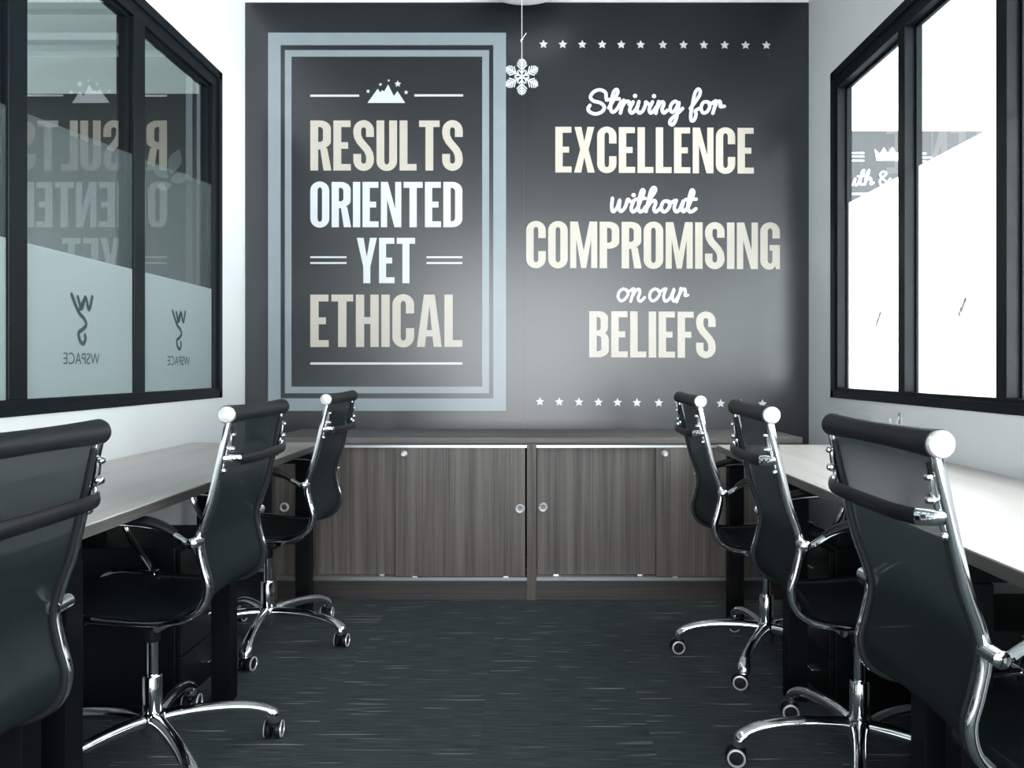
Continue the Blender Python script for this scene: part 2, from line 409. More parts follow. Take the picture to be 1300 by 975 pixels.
ER = [(3.860, 3.80), (3.17, 3.113), (2.50, 2.442), (1.80, 1.742), (1.10, 1.042), (.40, .342), (-.30, -.358), (-1.33, -1.39)]
window_run('window_1', WL, -1, EL, WL-.002, -1.563, WL-.010, WL-.072, M['film_high'], M['glass_left'], M['logo'], 'left')
window_run('window_2', WR, 1, ER, WR+.004, 1.521, 1.519, WR+.076, M['film_high_r'], M['glass_right'], M['logo_pale'], 'right')

# ------------------------------------------------------------------ lettering of the mural
K = YB-0.004                                        # depth of the mural face
k = K/F
def wx(px): return (px-VX)*k
def wz(py): return CH+(HY-py)*k
def arc(cx, cy, rx, ry, a0, a1, n=10):
    return [(cx+rx*math.cos(math.radians(a0+(a1-a0)*i/n)), cy+ry*math.sin(math.radians(a0+(a1-a0)*i/n))) for i in range(n+1)]
ST, BR = .160, .130                                 # stem and bar weight of the condensed capitals
def strokeloop(P, half):
    P = [Vector(p) for p in P]; A, C = [], []
    for i, p in enumerate(P):
        t = (P[min(i+1, len(P)-1)]-P[max(i-1, 0)]).normalized(); n = Vector((-t.y, t.x))
        h = half*(1-.10*abs(t.x))
        A.append(tuple(p+n*h)); C.append(tuple(p-n*h))
    return [A+C[::-1]]
def glyph(c):
    s, b = ST, BR
    if c == 'I': return s, [[(0, 0), (s, 0), (s, 1), (0, 1)]]
    if c == 'L': return .345, [[(0, 0), (.345, 0), (.345, b), (s, b), (s, 1), (0, 1)]]
    if c == 'E': return .355, [[(0, 0), (.355, 0), (.355, b), (s, b), (s, .435), (.30, .435), (.30, .565), (s, .565), (s, 1-b), (.35, 1-b), (.35, 1), (0, 1)]]
    if c == 'F': return .345, [[(0, 0), (s, 0), (s, .435), (.295, .435), (.295, .565), (s, .565), (s, 1-b), (.345, 1-b), (.345, 1), (0, 1)]]
    if c == 'T':
        w = .42; a = (w-s)/2; return w, [[(a, 0), (a+s, 0), (a+s, 1-b), (w, 1-b), (w, 1), (0, 1), (0, 1-b), (a, 1-b)]]
    if c == 'H': return .44, [[(0, 0), (s, 0), (s, .44), (.44-s, .44), (.44-s, 0), (.44, 0), (.44, 1), (.44-s, 1), (.44-s, .57), (s, .57), (s, 1), (0, 1)]]
    if c == 'N':
        w = .45; t = .135; return w, [[(0, 0), (t, 0), (t, .62), (w-.15, 0), (w, 0), (w, 1), (w-t, 1), (w-t, .40), (.155, 1), (0, 1)]]
    if c == 'M':
        w = .58; t = .13; return w, [[(0, 0), (t, 0), (t, .62), (w/2-.055, 0), (w/2+.055, 0), (w-t, .62), (w-t, 0), (w, 0), (w, 1), (w-.165, 1), (w/2, .38), (.165, 1), (0, 1)]]
    if c == 'A':
        w = .48; return w, [[(0, 0), (s-.005, 0), (.178, .20), (w-.178, .20), (w-s+.005, 0), (w, 0), (w-.135, 1), (.135, 1)], [(.192, .32), (w-.192, .32), (w/2, .80)]]
    if c == 'X':
        w = .45; return w, [[(0, 0), (.155, 0), (w/2, .34), (w-.155, 0), (w, 0), (w-.135, .505), (w-.008, 1), (w-.16, 1), (w/2, .68), (.16, 1), (.008, 1), (.135, .505)]]
    if c == 'Y':
        w = .46; return w, [[(w/2-s/2, 0), (w/2+s/2, 0), (w/2+s/2, .36), (w, 1), (w-.155, 1), (w/2, .58), (.155, 1), (0, 1), (w/2-s/2, .36)]]
    w = .42; ry = .19
    if c == 'O':
        o = arc(w/2, 1-ry, w/2, ry+.01, 0, 180)+arc(w/2, ry, w/2, ry+.01, 180, 360)
        i = arc(w/2, 1-ry, w/2-s, ry-b+.01, 0, 180)+arc(w/2, ry, w/2-s, ry-b+.01, 180, 360)
        return w, [o, i]
    if c == 'U':
        o = [(0, 1)]+arc(w/2, ry, w/2, ry+.01, 180, 360)+[(w, 1), (w-s, 1)]+arc(w/2, ry, w/2-s, ry-b+.01, 360, 180)+[(s, 1)]
        return w, [o]
    if c == 'C':
        o = [(w, .64)]+arc(w/2, 1-ry, w/2, ry+.01, 0, 180)+arc(w/2, ry, w/2, ry+.01, 180, 360)+[(w, .36), (w-s, .36)]+arc(w/2, ry, w/2-s, ry-b+.01, 360, 180)+arc(w/2, 1-ry, w/2-s, ry-b+.01, 180, 0)+[(w-s, .64)]
        return w, [o]
    if c == 'G':
        o = [(w, .66)]+arc(w/2, 1-ry, w/2, ry+.01, 0, 180)+arc(w/2-.02, ry, w/2-.02, ry+.01, 180, 300)+[(w-.105, .07), (w-.08, 0), (w, 0), (w, .52), (w/2-.01, .52), (w/2-.01, .40), (w-s, .40)]+arc(w/2, ry, w/2-s, ry-b+.01, 360, 180)+arc(w/2, 1-ry, w/2-s, ry-b+.01, 180, 0)+[(w-s, .66)]
        return w, [o]
    if c == 'D':
        o = [(0, 0)]+[(.20, 0)]+arc(.20, ry, w-.20, ry, 270, 360)+arc(.20, 1-ry, w-.20, ry, 0, 90)+[(0, 1)]
        i = [(s, b)]+arc(s+.02, ry+.02, w-2*s-.02, ry-b+.02, 270, 360)+arc(s+.02, 1-ry-.02, w-2*s-.02, ry-b+.02, 0, 90)+[(s, 1-b)]
        return w, [o, i]
    if c in 'PR':
        m = .42 if c == 'P' else .44
        o = arc(.20, 1-.17, w-.20, .17, 90, 0)+arc(.20, m+.15, w-.20, .15, 0, -90 if c == 'P' else -60)
        i = [(s, 1-b)]+arc(s+.03, 1-b-.07, w-2*s-.03, .07, 90, 0)+arc(s+.03, m+b+.06, w-2*s-.03, .06, 0, -90)+[(s, m+b)]
        if c == 'P': lp = [(0, 1)]+o+[(s, m), (s, 0), (0, 0)]
        else: lp = [(0, 1)]+o+[(w-.075, .44), (w+.01, 0), (w-.15, 0), (w-.215, .42), (s, .42), (s, 0), (0, 0)]
        return w, [lp, i]
    if c == 'B':
        o = [(0, 1)]+arc(.20, 1-.15, w-.215, .15, 90, 0)+[(w-.02, .63), (w-.035, .57), (w-.075, .525), (w-.03, .48), (w, .41)]+arc(.20, .16, w-.20, .16, 0, -90)+[(0, 0)]
        i1 = [(s, 1-b)]+arc(s+.02, 1-b-.06, w-2*s-.035, .06, 90, 0)+arc(s+.02, .58+.05, w-2*s-.035, .05, 0, -90)+[(s, .58)]
        i2 = [(s, .465)]+arc(s+.02, .465-.06, w-2*s-.02, .06, 90, 0)+arc(s+.02, b+.05, w-2*s-.02, .05, 0, -90)+[(s, b)]
        return w, [o, i1, i2]
    if c == 'S':
        h = s/2; P = [(w-h, .67), (w-h, .78)]+arc(w/2, .80, w/2-h, .135, 0, 180, 12)+[(h, .74), (h+.012, .67), (h+.06, .58), (w/2, .50), (w-h-.06, .42), (w-h-.012, .33), (w-h, .25)]+arc(w/2, .20, w/2-h, .135, 0, -180, 12)+[(h, .23), (h, .33)]
        return w, strokeloop(P, h)
def word_bm(txt, x0, x1, ytop, ybot, slant=0.0):
    """capitals fitted into a rectangle given in picture pixels on the wall plane"""
    gs = [glyph(c) for c in txt]; gap = .052
    tot = sum(g[0] for g in gs)+gap*(len(gs)-1)
    h = (ybot-ytop)*k; sx = (x1-x0)*k/tot; X = wx(x0); z0 = wz(ybot)
    allm = bmesh.new()
    for w_, loops in gs:
        b = fill2d([[(X+p[0]*sx, z0+p[1]*h-slant*(X-wx(x0))) for p in lp] for lp in loops], .0012, lambda a, c, d: Vector((a, K-.0001-d, c)))
        me = bpy.data.meshes.new('t'); b.to_mesh(me); b.free(); allm.from_mesh(me); bpy.data.meshes.remove(me)
        X += (w_+gap)*sx
    return allm
mural = empty('wall_mural', (-.02, K, 0))
tag(mural, 'dark slate mural of motivational lettering covering the whole end wall above the cabinets', 'wall graphic')
minv = Matrix.Translation((.02, -K, 0))
def mp_(name, bm, m, label=None):
    bmesh.ops.transform(bm, matrix=minv, verts=bm.verts)
    o = obj(name, bm, m, mural)
    if label: o['label'] = label
    return o
zt = wz(3.2)
mp_('vinyl_panel', B(wx(311.3), wx(665)-.0001, K, YB-.0002, .02, zt), M['mural'])
mp_('vinyl_panel', B(wx(665)+.0001, WR-.001, K, YB-.0002, .02, zt), M['mural'])
def rectframe(x0, y0, x1, y1, X0, Y0, X1, Y1):
    return fill2d([[(wx(a), wz(b)) for a, b in ((x0, y0), (x1, y0), (x1, y1), (x0, y1))], [(wx(a), wz(b)) for a, b in ((X0, Y0), (X1, Y0), (X1, Y1), (X0, Y1))]], .001, lambda a, c, d: Vector((a, K-.0001-d, c)))
mp_('border', rectframe(340.5, 41.6, 642.4, 521.5, 356.3, 57.3, 626.3, 505.8), M['greyprint'], 'wide outer pale grey border')
mp_('border', rectframe(361.8, 63.7, 621, 499.2, 370.1, 72, 612.2, 490.9), M['greyprint'], 'narrow inner pale grey border')
for t, x0, x1, a, b, mm, sl in (('RESULTS', 394, 587.5, 153, 216.5, 'cream', 0), ('ORIENTED', 394, 587, 231, 288.5, 'whiteprint', 0), ('YET', 453, 527, 302, 359.5, 'whiteprint', 0),
                            ('ETHICAL', 394, 587, 374, 440.5, 'cream', 0), ('EXCELLENCE', 705, 957, 161, 219, 'cream', .006), ('COMPROMISING', 668, 990, 281, 340, 'cream', .006), ('BELIEFS', 748, 908.5, 395, 453.5, 'cream', .006)):
    mp_('lettering', word_bm(t, x0, x1, a, b, sl), M[mm], 'the word %s in %s condensed capitals' % (t, 'cream' if mm == 'cream' else 'white'))
def strip(px0, px1, py0, py1): return B(wx(px0), wx(px1), K-.0012, K-.0001, wz(py1), wz(py0))
for r in ((394, 456, 120.2, 122.9), (526, 588, 119.8, 122.5), (394, 440, 325.4, 327.7), (394, 440, 332.8, 335.1), (541.5, 587, 325.4, 327.7), (541.5, 587, 332.8, 335.1), (394, 587, 460, 462.9)):
    mp_('rule_line', strip(*r), M['whiteprint'])
mt = [(565, 472), (612, 407), (624, 424), (633, 413), (641, 420), (660, 388), (686, 440), (703, 418), (738, 472)]
mp_('mountain', fill2d([[(wx(310+a/3.61), wz(b/3.61)) for a, b in mt]], .001, lambda a, c, d: Vector((a, K-.0001-d, c))), M['whiteprint'])
def star_bm(px, py, r):
    return fill2d([[(wx(px)+r*k*(1 if i % 2 == 0 else .48)*math.sin(i*PI/5), wz(py)+r*k*(1 if i % 2 == 0 else .48)*math.cos(i*PI/5)) for i in range(10)]], .001, lambda a, c, d: Vector((a, K-.0001-d, c)))
for a in ((467.3, 116, 2.8), (483, 107.2, 2.3), (493.6, 102.2, 1.8), (505, 106.6, 4.4), (515.6, 117.3, 3.1)): mp_('star', star_bm(*a), M['whiteprint'])
for i, x in enumerate((690, 714.5, 739.2, 764.5, 788.7, 813.3, 841.5, 867.7, 893.6, 920, 946.5, 973)): mp_('star', star_bm(x, 56.3+i*.12, 5.8), M['whiteprint'])
for i, x in enumerate((685.5, 710, 735, 759.8, 784, 808.6, 836.4, 862, 888.5, 915, 941, 968)): mp_('star', star_bm(x, 510+i*.25, 5.8), M['whiteprint'])
def script(strokes, ox, oy, sc, rad, label, parent=mp_, pk=None, plane=None, m=None):
    bm = bmesh.new(); e = [0]
    for st in strokes:
        e[0] += 1; dd = .0003+.00011*e[0]
        pl = lambda px, py, e=0, dd=dd: Vector((wx(px), K-dd-e, wz(py)))
        pts = [(ox+a/sc, oy+b/sc) for a, b in st]
        if len(pts) == 1: pts = [pts[0], (pts[0][0]+.2, pts[0][1])]; r = rad*1.25
        else: r = rad; pts = [tuple(p) for p in catmull([Vector(p) for p in pts], 6)]
        ribbon(bm, pts, r, pl)
    for f in bm.faces:
        f.normal_update()
        if f.normal.y > 0: f.normal_flip()
    o = mp_('lettering', bm, M['whiteprint'], label); return o
STRIV = [[(160, 132), (155, 95), (118, 76), (75, 90), (52, 125), (72, 152), (118, 165), (147, 192), (132, 226), (88, 242), (50, 230), (35, 207), (48, 183)],
 [(178, 200), (212, 145), (240, 95), (232, 74), (212, 90), (196, 150), (190, 205), (205, 230), (235, 208), (262, 160)], [(162, 146), (205, 140), (250, 138)],
 [(280, 148), (270, 190), (258, 236)], [(264, 205), (285, 168), (303, 155), (318, 160), (318, 178)], [(345, 160), (322, 212), (334, 236), (355, 222), (378, 190)], [(358, 118)],
 [(385, 158), (372, 205), (386, 236), (412, 220), (430, 180), (432, 160), (452, 176)], [(478, 160), (456, 210), (466, 236), (486, 222), (508, 190)], [(488, 120)],
 [(520, 158), (510, 200), (502, 238)], [(510, 205), (532, 168), (550, 160), (556, 178), (544, 212), (556, 236), (580, 218)],
 [(655, 168), (632, 156), (606, 180), (600, 215), (618, 230), (640, 205), (660, 162), (652, 220), (640, 278), (618, 316), (598, 308), (605, 280), (645, 245), (685, 205)],
 [(738, 205), (768, 165), (800, 118), (806, 84), (790, 72), (770, 100), (754, 170), (742, 240), (744, 286), (764, 284), (778, 245), (772, 222), (800, 205)],
 [(852, 158), (826, 165), (812, 200), (824, 234), (852, 228), (872, 192), (862, 162), (880, 172), (902, 158)], [(912, 152), (905, 195), (893, 238)], [(901, 205), (922, 165), (940, 155), (946, 172), (944, 192), (972, 190)]]
WITH = [[(203, 822), (198, 880), (208, 914), (236, 885), (254, 832), (248, 885), (262, 912), (292, 880), (308, 830), (326, 845)],
 [(350, 838), (332, 888), (342, 914), (362, 905), (382, 878)], [(348, 800)], [(378, 885), (408, 810), (420, 775), (408, 764), (394, 800), (382, 870), (388, 912), (410, 908), (432, 880)], [(362, 830), (395, 824), (428, 822)],
 [(432, 912), (452, 840), (486, 792), (500, 762), (486, 748), (466, 775), (448, 850), (434, 912)], [(442, 885), (468, 848), (492, 838), (500, 856), (488, 895), (502, 915), (535, 888)],
 [(575, 840), (552, 848), (538, 885), (552, 914), (578, 905), (598, 870), (586, 842), (606, 852), (632, 838)], [(642, 836), (628, 885), (640, 914), (665, 898), (692, 838), (680, 890), (692, 914), (722, 885)],
 [(722, 885), (752, 815), (762, 780), (750, 765), (736, 795), (722, 870), (730, 912), (752, 912), (776, 895)], [(706, 832), (740, 828), (778, 828)]]
ONOUR = [[(492, 314), (476, 325), (470, 348), (482, 364), (500, 355), (512, 332), (498, 314), (514, 324), (532, 314)], [(536, 314), (530, 340), (522, 366)], [(527, 348), (544, 322), (557, 316), (560, 330), (553, 354), (562, 366), (580, 350)],
 [(622, 314), (606, 325), (600, 348), (612, 364), (630, 355), (642, 332), (628, 314), (644, 324), (662, 314)], [(668, 314), (658, 345), (666, 366), (686, 350), (702, 314), (694, 348), (702, 366), (722, 340)],
 [(729, 312), (722, 340), (712, 368)], [(718, 348), (732, 322), (744, 314), (748, 326), (746, 342), (758, 340)]]
script(STRIV, 740, 100, 5.416, 2.2, 'the words Striving for in white handwriting')
script(WITH, 740, 100, 5.416, 2.2, 'the word without in white handwriting')
script(ONOUR, 640, 270, 3.25, 1.85, 'the words on our in white handwriting')

# ------------------------------------------------------------------ murals in the neighbouring offices, seen through the glass
lm = empty('office_mural', (-2.9, K, 0)); tag(lm, 'dark mural with pale leaf motif in the office behind the left glass', 'wall graphic')
def child(root, name, bm, m, smooth=False, label=None):
    bmesh.ops.transform(bm, matrix=root.matrix_basis.inverted(), verts=bm.verts)
    o = obj(name, bm, m, root, smooth)
    if label: o['label'] = label
    return o
for e in (mural, lm): pass
bpy.context.view_layer.update()
child(lm, 'vinyl_panel', B(-4.6, WL-WTH-.002, K, YB-.0002, .02, wz(119)), M['mural'])
def leaf(px, py, L, W, ang):
    pts = [(-W*math.sin(PI*i/12)*.5, -L/2+L*i/12) for i in range(13)]+[(W*math.sin(PI*i/12)*.5, L/2-L*i/12) for i in range(1, 12)]
    a = math.radians(ang); c, s = math.cos(a), math.sin(a)
    return fill2d([[(wx(px)+(x*c-y*s)*k, wz(py)+(x*s+y*c)*k) for x, y in pts]], .001, lambda a, c, d: Vector((a, K-.0001-d, c)))
for a in ((222, 205, 33, 17, -20), (228, 226, 26, 14, -75), (204, 218, 26, 14, 50), (209, 236, 20, 12, 100)): child(lm, 'leaf_motif', leaf(*a), M['greymural'])
# stepped soffit of the left office
struct('trim_1', box(box(B(-4.7, WL-WTH, 4.05, YB, 2.93, HC), -4.7, WL-WTH, 4.12, YB, 2.80, 2.93), -4.7, WL-WTH, 4.10, YB, 2.74, 2.76), M['wall'])
rm = empty('office_mural', (2.6, K, 0)); tag(rm, 'grey mural with crown and handwriting in the office behind the right glass', 'wall graphic')
child(rm, 'vinyl_panel', B(WR+WTH+.002, 3.6, K, YB-.0002, .02, wz(166.3)), M['greymural2'])
for r in ((1068, 1097, 193.2, 195.2), (1068, 1097, 197.8, 199.8), (1068, 1097, 203, 205), (1160, 1176, 194, 196), (1160, 1183, 199, 201), (1160, 1176, 204, 206), (1060, 1180, 245, 247.6)):
    child(rm, 'rule_line', strip(*r), M['whiteprint'])
cr = [(1113, 204), (1110, 189), (1117, 195), (1122, 187), (1127, 195), (1133, 186.5), (1138, 195), (1144, 188), (1143, 204)]
child(rm, 'crown_motif', fill2d([[(wx(a), wz(b)) for a, b in cr]], .001, lambda a, c, d: Vector((a, K-.0001-d, c))), M['whiteprint'])
GR = [[(1058, 220), (1052, 217), (1046, 222), (1046, 231), (1052, 235), (1058, 229), (1059, 226), (1054, 226)], [(1064, 225), (1062, 235)], [(1063, 229), (1067, 225), (1069, 227)], [(1074, 225), (1070, 228), (1071, 234), (1075, 234), (1077, 229), (1074, 225), (1079, 226)],
 [(1080, 225), (1079, 232), (1082, 235), (1086, 226), (1085, 233), (1088, 235), (1092, 226)], [(1090, 232), (1096, 220), (1097, 216), (1094, 219), (1092, 233), (1096, 234)], [(1089, 224), (1099, 223)], [(1098, 234), (1103, 219), (1103, 216), (1100, 222), (1098, 234)], [(1099, 230), (1104, 226), (1106, 228), (1105, 234), (1109, 232)],
 [(1130, 235), (1119, 225), (1118, 220), (1122, 218), (1125, 221), (1117, 229), (1119, 235), (1125, 233), (1130, 227)]]
bm = bmesh.new()
for i, st in enumerate(GR):
    ribbon(bm, [tuple(p) for p in catmull([Vector(p) for p in st], 4)], 1.25, lambda px, py, e=0, i=i: Vector((wx(px), K-.0003-.0001*i-e, wz(py))), 8)
for f in bm.faces:
    f.normal_update()
    if f.normal.y > 0: f.normal_flip()
child(rm, 'lettering', bm, M['whiteprint'])

# ------------------------------------------------------------------ sideboard cabinets
def knob_ring(x, y, z):
    bm = lathe(bmesh.new(), [(.0115, -.002), (.0125, -.007), (.0185, -.009), (.0225, -.004), (.0225, 0)], 24, 'y', (x, y, z), 0)
    lathe(bm, [(0, -.0015), (.0128, -.0025)], 24, 'y', (x, y, z), 1)
    return bm
def cabinet(x0, x1, front_right, pulls, lock_x, label):
    root = empty('sliding_door_cabinet', ((x0+x1)/2, CABY, 0)); tag(root, label, 'cabinet', 'sliding door cabinets under the mural')
    bpy.context.view_layer.update()
    yb = K-.006; H = .732
    c = lambda *a, **kw: child(root, *a, **kw)
    c('side_panel', B(x0, x0+.022, CABY, yb, 0, H, bev=.001), M['wood_v']); c('side_panel', B(x1-.022, x1, CABY, yb, 0, H, bev=.001), M['wood_v'])
    c('header_rail', B(x0+.022, x1-.022, CABY+.004, CABY+.03, .735-.012, H), M['wood_h'])
    c('plinth', B(x0+.022, x1-.022, CABY+.012, CABY+.03, 0, .092), M['plinth'])
    c('carcass', B(x0+.022, x1-.022, yb-.02, yb, .092, H), M['black'])
    c('upper_track', B(x0+.022, x1-.022, CABY-.001, CABY+.062, .712, .723), M['steel'], label='thin bright aluminium track')
    c('lower_track', B(x0+.022, x1-.022, CABY-.001, CABY+.062, .092, .108), M['steel'], label='thin bright aluminium track')
    xm = cx(502) if front_right else cx(833)
    for side in (0, 1):
        a, b = (x0+.024, xm+.0) if side == 0 else (xm, x1-.024)
        front = (side == 1) if front_right else (side == 1)
        y = CABY+.006 if front else CABY+.040
        if front and side == 1: b2 = b-.006
        else: b2 = b
        if not front: b2 = b+.02 if side == 0 else b
        d = empty('tmp') if False else None
        dr = c('door', B(a, b2, y, y+.018, .110, .710, bev=.001), M['wood_v'])
        for px in pulls:
            if a <= px <= b: 
                bmk = knob_ring(px, y, .427); bmesh.ops.transform(bmk, matrix=root.matrix_basis.inverted(), verts=bmk.verts)
                obj('finger_pull', bmk, [M['ring'], M['recess']], dr, True)
        if a-.01 <= lock_x <= b and front:
            bmk = lathe(bmesh.new(), [(0, -.030), (.009, -.030), (.011, -.026), (.009, -.018), (.008, -.012), (.013, -.006), (.015, -.001), (.015, 0)], 16, 'y', (lock_x, y, .683))
            bmesh.ops.transform(bmk, matrix=root.matrix_basis.inverted(), verts=bmk.verts)
            obj('lock_knob', bmk, M['ring'], dr, True)
        for gx in (a+.09, b2-.09):
            bmk = B(gx-.012, gx+.012, y-.003, y+.002, .104, .112, bev=.001); bmesh.ops.transform(bmk, matrix=root.matrix_basis.inverted(), verts=bmk.verts)
            obj('glide', bmk, M['steel'], dr)
    return root
cx = lambda px: (px-VX)*CABY/F
cabinet(cx(345), cx(675)-.0005, True, (cx(357.5), cx(660)), cx(513), 'dark wood sliding-door cabinet left of the centre divider, under the bordered RESULTS lettering')
cabinet(cx(675)+.0005, cx(1015), False, (cx(689.5), cx(1000)), cx(844), 'dark wood sliding-door cabinet right of the centre divider, under the BELIEFS lettering')
tp = obj('cabinet_top', B(cx(342), cx(1018), CABY-.012, K-.003, .7325, .760, bev=.002), M['wood_h']); tag(tp, 'long flat grey-brown board lying across both low cabinets beneath the mural', 'countertop')

# ------------------------------------------------------------------ ceiling lamp and snowflake
LY = 3.83; lx = (665-VX)*LY/F
lr = empty('ceiling_lamp', (lx, LY, HC)); tag(lr, 'round white flush ceiling lamp just showing at the top edge', 'lamp'); bpy.context.view_layer.update()
child(lr, 'diffuser', lathe(bmesh.new(), [(0, -.148), (.08, -.145), (.15, -.136), (.20, -.121), (.232, -.10), (.24, -.08)], 48, 'z', (lx, LY, HC)), M['lamp'], True)
child(lr, 'ring', lathe(bmesh.new(), [(.24, -.082), (.25, -.08), (.25, -.001), (.0, -.001)], 48, 'z', (lx, LY, HC)), M['steel'], True)
sx_ = (662.5-VX)*LY/F; sz_ = CH+(HY-97.5)*LY/F; R0 = .0875
sf = empty('snowflake_ornament', (sx_, LY, sz_)); tag(sf, 'white glittery snowflake ornament hanging on a string from the ceiling lamp', 'ornament'); bpy.context.view_layer.update()
bm = bmesh.new()
def bar(p, q, w, t=.006):
    p, q = Vector(p), Vector(q); d = (q-p); L = d.length; a = math.atan2(d.y, d.x)
    r = bmesh.ops.create_cube(bm, size=1); vs = r['verts']
    bmesh.ops.scale(bm, vec=(L+w*.5, t, w), verts=vs)
    bmesh.ops.rotate(bm, matrix=Matrix.Rotation(-a, 3, 'Y'), verts=vs, cent=(0, 0, 0))
    c = (p+q)/2; bmesh.ops.translate(bm, vec=(sx_+c.x, LY+random.uniform(-.0004, .0004), sz_+c.y), verts=vs)
for i in range(6):
    a = PI/2+i*PI/3; u = Vector((math.cos(a), math.sin(a))); 
    bar((0, 0), u*R0, .0075)
    for r0, l in ((.018, .020), (.034, .033), (.048, .029), (.061, .023), (.073, .015)):
        for s in (-1, 1):
            v = Vector((math.cos(a+s*PI/4.0), math.sin(a+s*PI/4.0))); bar(u*r0, u*r0+v*l, .0052)
child(sf, 'flake', bm, M['foam'])
child(sf, 'string', sweep(bmesh.new(), [(sx_, LY, sz_+R0-.003), (sx_, LY, HC-.144)], .0016, seg=6), M['string'])
kz = CH+(HY-50)*LY/F
child(sf, 'knot', sweep(sweep(bmesh.new(), [(sx_-.006, LY-.002, kz-.012), (sx_+.006, LY-.002, kz+.008), (sx_+.022, LY-.002, kz+.030)], .0018, seg=6), [(sx_-.004, LY-.003, kz-.006), (sx_+.004, LY-.003, kz+.002)], .004, seg=6), M['string'])

# small clear hook on the right wall under the window
hy, hz = 3.14, .875
hk = empty('wall_hook', (WR, hy, hz)); tag(hk, 'small clear plastic hook stuck on the right wall just below the window frame', 'hook'); bpy.context.view_layer.update()
child(hk, 'backplate', B(WR-.004, WR-.0002, hy-.016, hy+.012, hz-.034, hz+.030, bev=.0015), M['hook'])
child(hk, 'hook', sweep(bmesh.new(), catmull([(WR-.004, hy, hz+.012), (WR-.012, hy, hz-.004), (WR-.014, hy, hz-.022), (WR-.024, hy, hz-.031), (WR-.036, hy, hz-.024), (WR-.040, hy, hz-.002), (WR-.038, hy, hz+.006)], 5), .0055, .004, 10), M['hook'], True)
child(hk, 'screw', lathe(bmesh.new(), [(0, -.0065), (.004, -.006), (.005, -.0035)], 12, 'x', (WR, hy-.002, hz+.022)), M['recess'], True)

# ------------------------------------------------------------------ desks
DT = .75
def desk(xin, xw, y0, y1, s, label, cut_far):
    """s = +1 right wall, -1 left wall; xin inner edge, xw wall edge"""
    root = empty('desk', ((xin+xw)/2, (y0+y1)/2, 0)); tag(root, label, 'desk', 'long desks along the side walls'); bpy.context.view_layer.update()
    a, b = min(xin, xw), max(xin, xw); c = lambda *q, **kw: child(root, *q, **kw)
    bm = B(a, b, y0+.001, y1-.001, DT-.004, DT, bev=.001); c('tabletop', bm, M['desktop'])
    c('edge_band', B(a, b, y0+.001, y1-.001, DT-.028, DT-.0041), M['deskedge'])
    lw = .062
    for yy in (y1-.10, (y0+y1)/2-.03+(.06 if s > 0 else 0), y0+.045):
        xa = xin+s*.03; xb = xw-s*.06
        for xx, nm in ((xa, 'leg'), (xb-s*lw, 'leg')):
            q = sorted((xx, xx+s*lw)); c(nm, B(q[0], q[1], yy, yy+lw, 0, DT-.085, bev=.002), M['black'])
        q = sorted((xa, xb)); c('cross_beam', B(q[0], q[1], yy+.006, yy+lw-.006, DT-.085, DT-.030), M['black'])
    for xx in (xin+s*.36, xw-s*.11):
        q = sorted((xx, xx+s*.04)); c('side_rail', B(q[0], q[1], y0+.01, y1-.03, DT-.084, DT-.0285), M['black'])
    return root
XLI, XRI = -.945, .797
desk(XLI, WL+.004, 1.60, 3.53, -1, 'grey wood-topped desk by the left wall, the far one reaching the cabinet', True)
desk(XLI, WL+.004, -.34, 1.60, -1, 'grey wood-topped desk by the left wall, the near one beside the foreground chair', True)
desk(XRI, WR-.004, 1.62, 3.42, 1, 'grey wood-topped desk by the right wall, the far one reaching the cabinet', True)
desk(XRI, WR-.004, -.30, 1.62, 1, 'grey wood-topped desk by the right wall, the near one at the right frame edge', True)

def pedestal(xf, s, y0, y1, label):
    root = empty('drawer_pedestal', (xf+s*.25, (y0+y1)/2, 0)); tag(root, label, 'drawer unit', 'black drawer pedestals under the desks'); bpy.context.view_layer.update()
    c = lambda *q, **kw: child(root, *q, **kw)
    q = sorted((xf+s*.018, xf+s*.40)); c('body', B(q[0], q[1], y0, y1, .02, .515, bev=.003), M['pedestal'])
    for z0, z1 in ((.022, .168), (.172, .332), (.336, .505)):
        q = sorted((xf, xf+s*.017)); d = c('drawer', B(q[0], q[1], y0+.004, y1-.004, z0, z1, bev=.002), M['pedestal'])
        q = sorted((xf-s*.012, xf-.0*s)); zc = z1-.085
        bm = B(q[0], q[1], (y0+y1)/2+.0, (y0+y1)/2+.06, zc, zc+.005, bev=.001); bmesh.ops.transform(bm, matrix=root.matrix_basis.inverted(), verts=bm.verts); obj('handle', bm, M['chrome'], d)
    for yy in (y0+.04, y1-.04):
        for dx in (.06, .35):
            c('foot', lathe(bmesh.new(), [(0, 0), (.014, 0), (.014, .03), (0, .03)], 10, 'z', (xf+s*dx, yy, 0)), M['blackplastic'])
pedestal(-1.11, -1, 2.48, 2.85, 'black drawer pedestal under the far left desk, between the middle and the far chair')
pedestal(.93, 1, 2.47, 2.72, 'black three-drawer pedestal under the far right desk, between the middle and the far chair')
pedestal(-1.11, -1, 1.51, 1.93, 'black drawer pedestal under the left desks, between the foreground and the middle chair')
pedestal(.96, 1, 1.70, 1.98, 'black drawer pedestal under the right desks, between the foreground and the middle chair')

